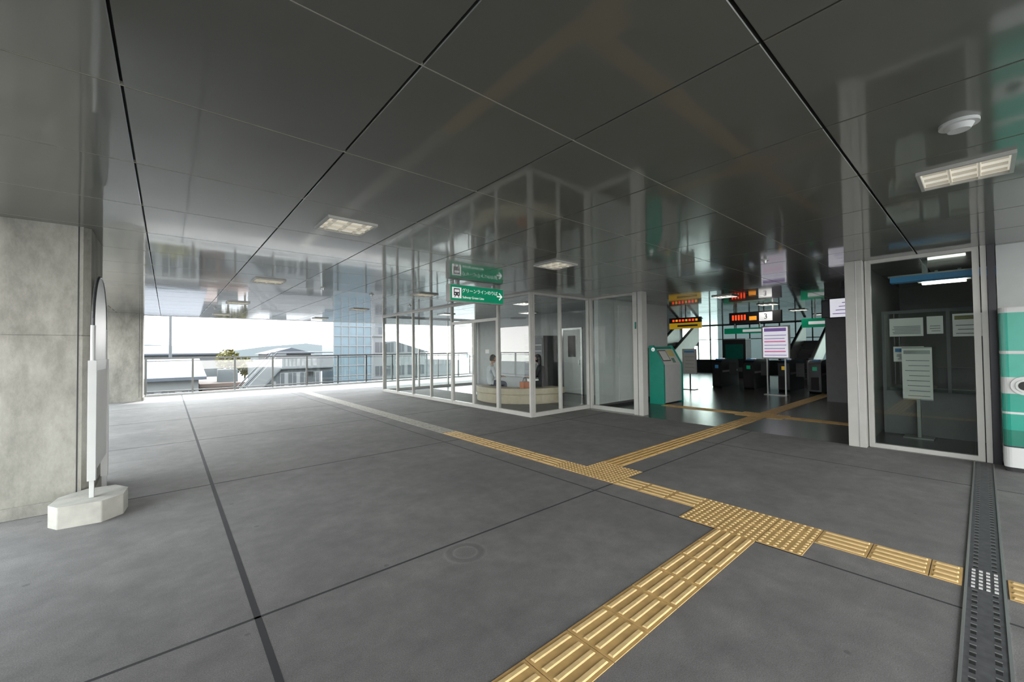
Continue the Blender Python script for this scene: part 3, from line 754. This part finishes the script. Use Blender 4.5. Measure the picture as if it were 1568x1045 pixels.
# ------------------------------------------------------------------ outside world
G = mat('ground_asphalt', (.10, .105, .105), .9, 0, .2, .3)
g = M(); g.box(-150, 200, -150, 400, -6.4, -6.0, G); g.obj('ground')
BW = mat('building_white', (.095, .098, .10), .8, 0, .05, .5)
BB = mat('building_brown', (.06, .038, .03), .8, 0, .1, .5)
BR = mat('roof_slate', (.026, .032, .042), .7, 0, .1, 1)
BG = mat('building_grey', (.048, .054, .057), .8, 0, .08, .5)
BGL = mat('building_blue_glass', (.045, .072, .088), .4, 0, .15, .8)
BGW = mat('window_dark', (.022, .026, .03), .4)
def building(name, x0, x1, y0, y1, z1, wall, roof='flat', nw=4, nf=2):
    q = M(); zb = -6.0
    q.box(x0, x1, y0, y1, zb, z1, wall)
    fh = 2.9
    for fl in range(nf):
        zt = z1 - .7 - fl * fh
        for i in range(nw):
            wx = x0 + (i + .5) * (x1 - x0) / nw; ww = (x1 - x0) / nw * .32
            q.box(wx - ww, wx + ww, y0 - .05, y0 + .01, zt - 1.2, zt, BGW); q.box(wx - .03, wx + .03, y0 - .08, y0, zt - 1.2, zt, wall)
    if roof == 'gable':
        xm = (x0 + x1) / 2; h = (x1 - x0) * .16
        q.prism([(x0 - .4, z1), (x1 + .4, z1), (xm, z1 + h)], 'y', y0 - .4, y1 + .4, BR)
    elif roof == 'shed':
        q.prism([(y0 - .5, z1), (y1 + .5, z1 + 1.1), (y1 + .5, z1 + 1.3), (y0 - .5, z1 + .2)], 'x', x0 - .4, x1 + .4, BR)
    else:
        q.box(x0 - .15, x1 + .15, y0 - .15, y1 + .15, z1, z1 + .25, wall); q.box(x0 + 1, x0 + 2.2, y0 + 1, y0 + 2.2, z1 + .25, z1 + 1.2, BG)
    q.obj(name)
building('house', -2.5, 1.6, 34, 41, -.3, BW, 'shed', 4)
building('house', 1.9, 4.6, 36, 46, -1.0, BB, 'flat', 3)
building('warehouse', -3, 5.5, 66, 76, 1.2, BG, 'shed', 8, 1)
building('apartment_building', 6.4, 11.4, 42, 50, .2, BW, 'flat', 5)
building('house', 10, 15, 60, 68, 1.2, BG, 'gable', 4)
building('apartment_building', 19, 26, 48, 58, 3.2, BW, 'flat', 5, 3)
building('house', -14, -5, 48, 58, 1.2, BW, 'gable', 5)
building('apartment_building', 28, 44, 70, 85, 9, BG, 'flat', 8, 4)
building('office_building', 34, 50, 0, 14, 5, BG, 'flat', 8, 3)
building('house', 33, 42, 20, 32, .5, BW, 'gable', 4)
building('house', -30, -18, 5, 16, .5, BW, 'gable', 4)
building('apartment_building', -34, -22, 22, 36, 4, BG, 'flat', 6, 3)
# glazed stair tower
q = M(); q.box(12.6, 16.4, 42, 46, -6, 8, BGL)
for i in range(6): q.box(12.55 + i * .76, 12.63 + i * .76, 41.94, 42, -6, 8, BW)
for z in range(-5, 9): q.box(12.55, 16.45, 41.93, 42, z - .04, z + .04, BW)
q.obj('glazed_stair_tower')
# white outside staircase
q = M()
for yy in (27.5, 29.3):
    q.prism([(2.6, -2.6), (5.2, .45), (8.2, .45), (8.2, 1.2), (5.0, 1.2), (2.6, -1.6)], 'y', yy, yy + .15, BW)
    q.tube((2.6, yy, -1.35), (5.0, yy, 1.42), .035, BGW, 8); q.tube((5.0, yy, 1.42), (8.2, yy, 1.42), .035, BGW, 8)
    q.tube((2.6, yy - .02, -2.6), (5.2, yy - .02, .45), .05, BG, 8); q.tube((5.2, yy - .02, .45), (8.2, yy - .02, .45), .05, BG, 8)
for i in range(12): q.box(2.6 + i * .217, 2.82 + i * .217, 27.65, 29.3, -2.8 + i * .25, -2.4 + i * .25, BG)
q.box(5.2, 8.2, 27.65, 29.3, .2, .45, BG); q.box(6.9, 7.2, 28.2, 28.6, -6, .2, BG); q.box(2.6, 2.9, 28.2, 28.6, -6, -2.6, BG)
q.obj('outside_staircase')
# distant hills
q = M()
pts = [(-120, -6)] + [(-120 + i * 12, 3.5 + 2.5 * math.sin(i * .9) + random.random() * 2) for i in range(32)] + [(252, -6)]
q.prism(pts, 'y', 300, 304, mat('hills', (.085, .10, .105), 1)); q.obj('distant_hills')
# tree
LEAF = mat('leaves_yellow_green', (.06, .056, .008), .8, 0, .35, 3); BARK = mat('bark', (.06, .045, .03), .9)
def tree(x, y, zt, r_):
    q = M(); q.cyl((x, y), .14, 'z', -6, zt - r_, BARK, 8, .07)
    for i in range(5):
        an = i * 1.26; q.tube((x, y, zt - 2 * r_), (x + r_ * .6 * math.cos(an), y + r_ * .6 * math.sin(an), zt - r_ * .7), .04, BARK, 6)
    for i in range(520):
        dv = Vector((random.gauss(0, 1), random.gauss(0, 1), random.gauss(0, 1))).normalized() * r_ * (random.random() ** .4)
        cpt = Vector((x, y, zt - r_)) + Vector((dv.x, dv.y, dv.z * 1.1)); sz = .14 + random.random() * .12
        nrm = Vector((random.gauss(0, 1), random.gauss(0, 1), random.gauss(0, 1))).normalized(); u = nrm.orthogonal().normalized() * sz; w2 = nrm.cross(u).normalized() * sz * .6
        q.add([cpt - u, cpt + w2, cpt + u, cpt - w2], [(0, 1, 2, 3)], LEAF)
    q.obj('tree')
tree(4.9, 52, 1.7, 1.1); tree(6.4, 52, .9, .9); tree(0.3, 30, -1.6, 1.3)
q = M(); q.cyl((.2, 44), .13, 'z', -6, 6.5, BG, 10, .09)
for z in (5.2, 6.0): q.box(-.7, 1.1, 43.93, 44.07, z, z + .1, BG)
for z in (5.15, 5.95, 4.4): q.tube((-30, 43, z + .4), (.2, 44, z), .02, BGW, 5); q.tube((.2, 44, z), (30, 58, z + .6), .02, BGW, 5)
q.obj('utility_pole')

# ------------------------------------------------------------------ world, light, camera
w = bpy.data.worlds.new('World'); scene.world = w; w.use_nodes = True
t = w.node_tree; bg = t.nodes['Background']
tc = t.nodes.new('ShaderNodeTexCoord'); sp = t.nodes.new('ShaderNodeSeparateXYZ'); t.links.new(tc.outputs['Generated'], sp.inputs[0])
rp = t.nodes.new('ShaderNodeValToRGB'); rp.color_ramp.elements[0].position = 0.0; rp.color_ramp.elements[0].color = (1, .985, .955, 1)
rp.color_ramp.elements[1].position = .7; rp.color_ramp.elements[1].color = (.84, .92, 1, 1)
t.links.new(sp.outputs['Z'], rp.inputs['Fac']); t.links.new(rp.outputs[0], bg.inputs['Color'])
bg.inputs['Strength'].default_value = 11.0
sl = bpy.data.lights.new('sun', 'SUN'); sl.energy = 6.0; sl.angle = .05; sl.color = (1, .96, .9)
so = bpy.data.objects.new('sun', sl); COL.objects.link(so); so.rotation_euler = Euler((math.radians(38), 0, math.radians(150)))

cam = bpy.data.cameras.new('camera'); co = bpy.data.objects.new('camera', cam); COL.objects.link(co)
cam.sensor_width = 36; cam.lens = 617 / 1568 * 36; cam.clip_start = .05; cam.clip_end = 1000
R = Euler((math.radians(90 + 1.16), 0, math.radians(-40.56))).to_matrix() @ Matrix.Rotation(math.radians(-.64), 3, 'Z')
co.matrix_world = Matrix.Translation((0, 0, 1.48)) @ R.to_4x4()
scene.camera = co
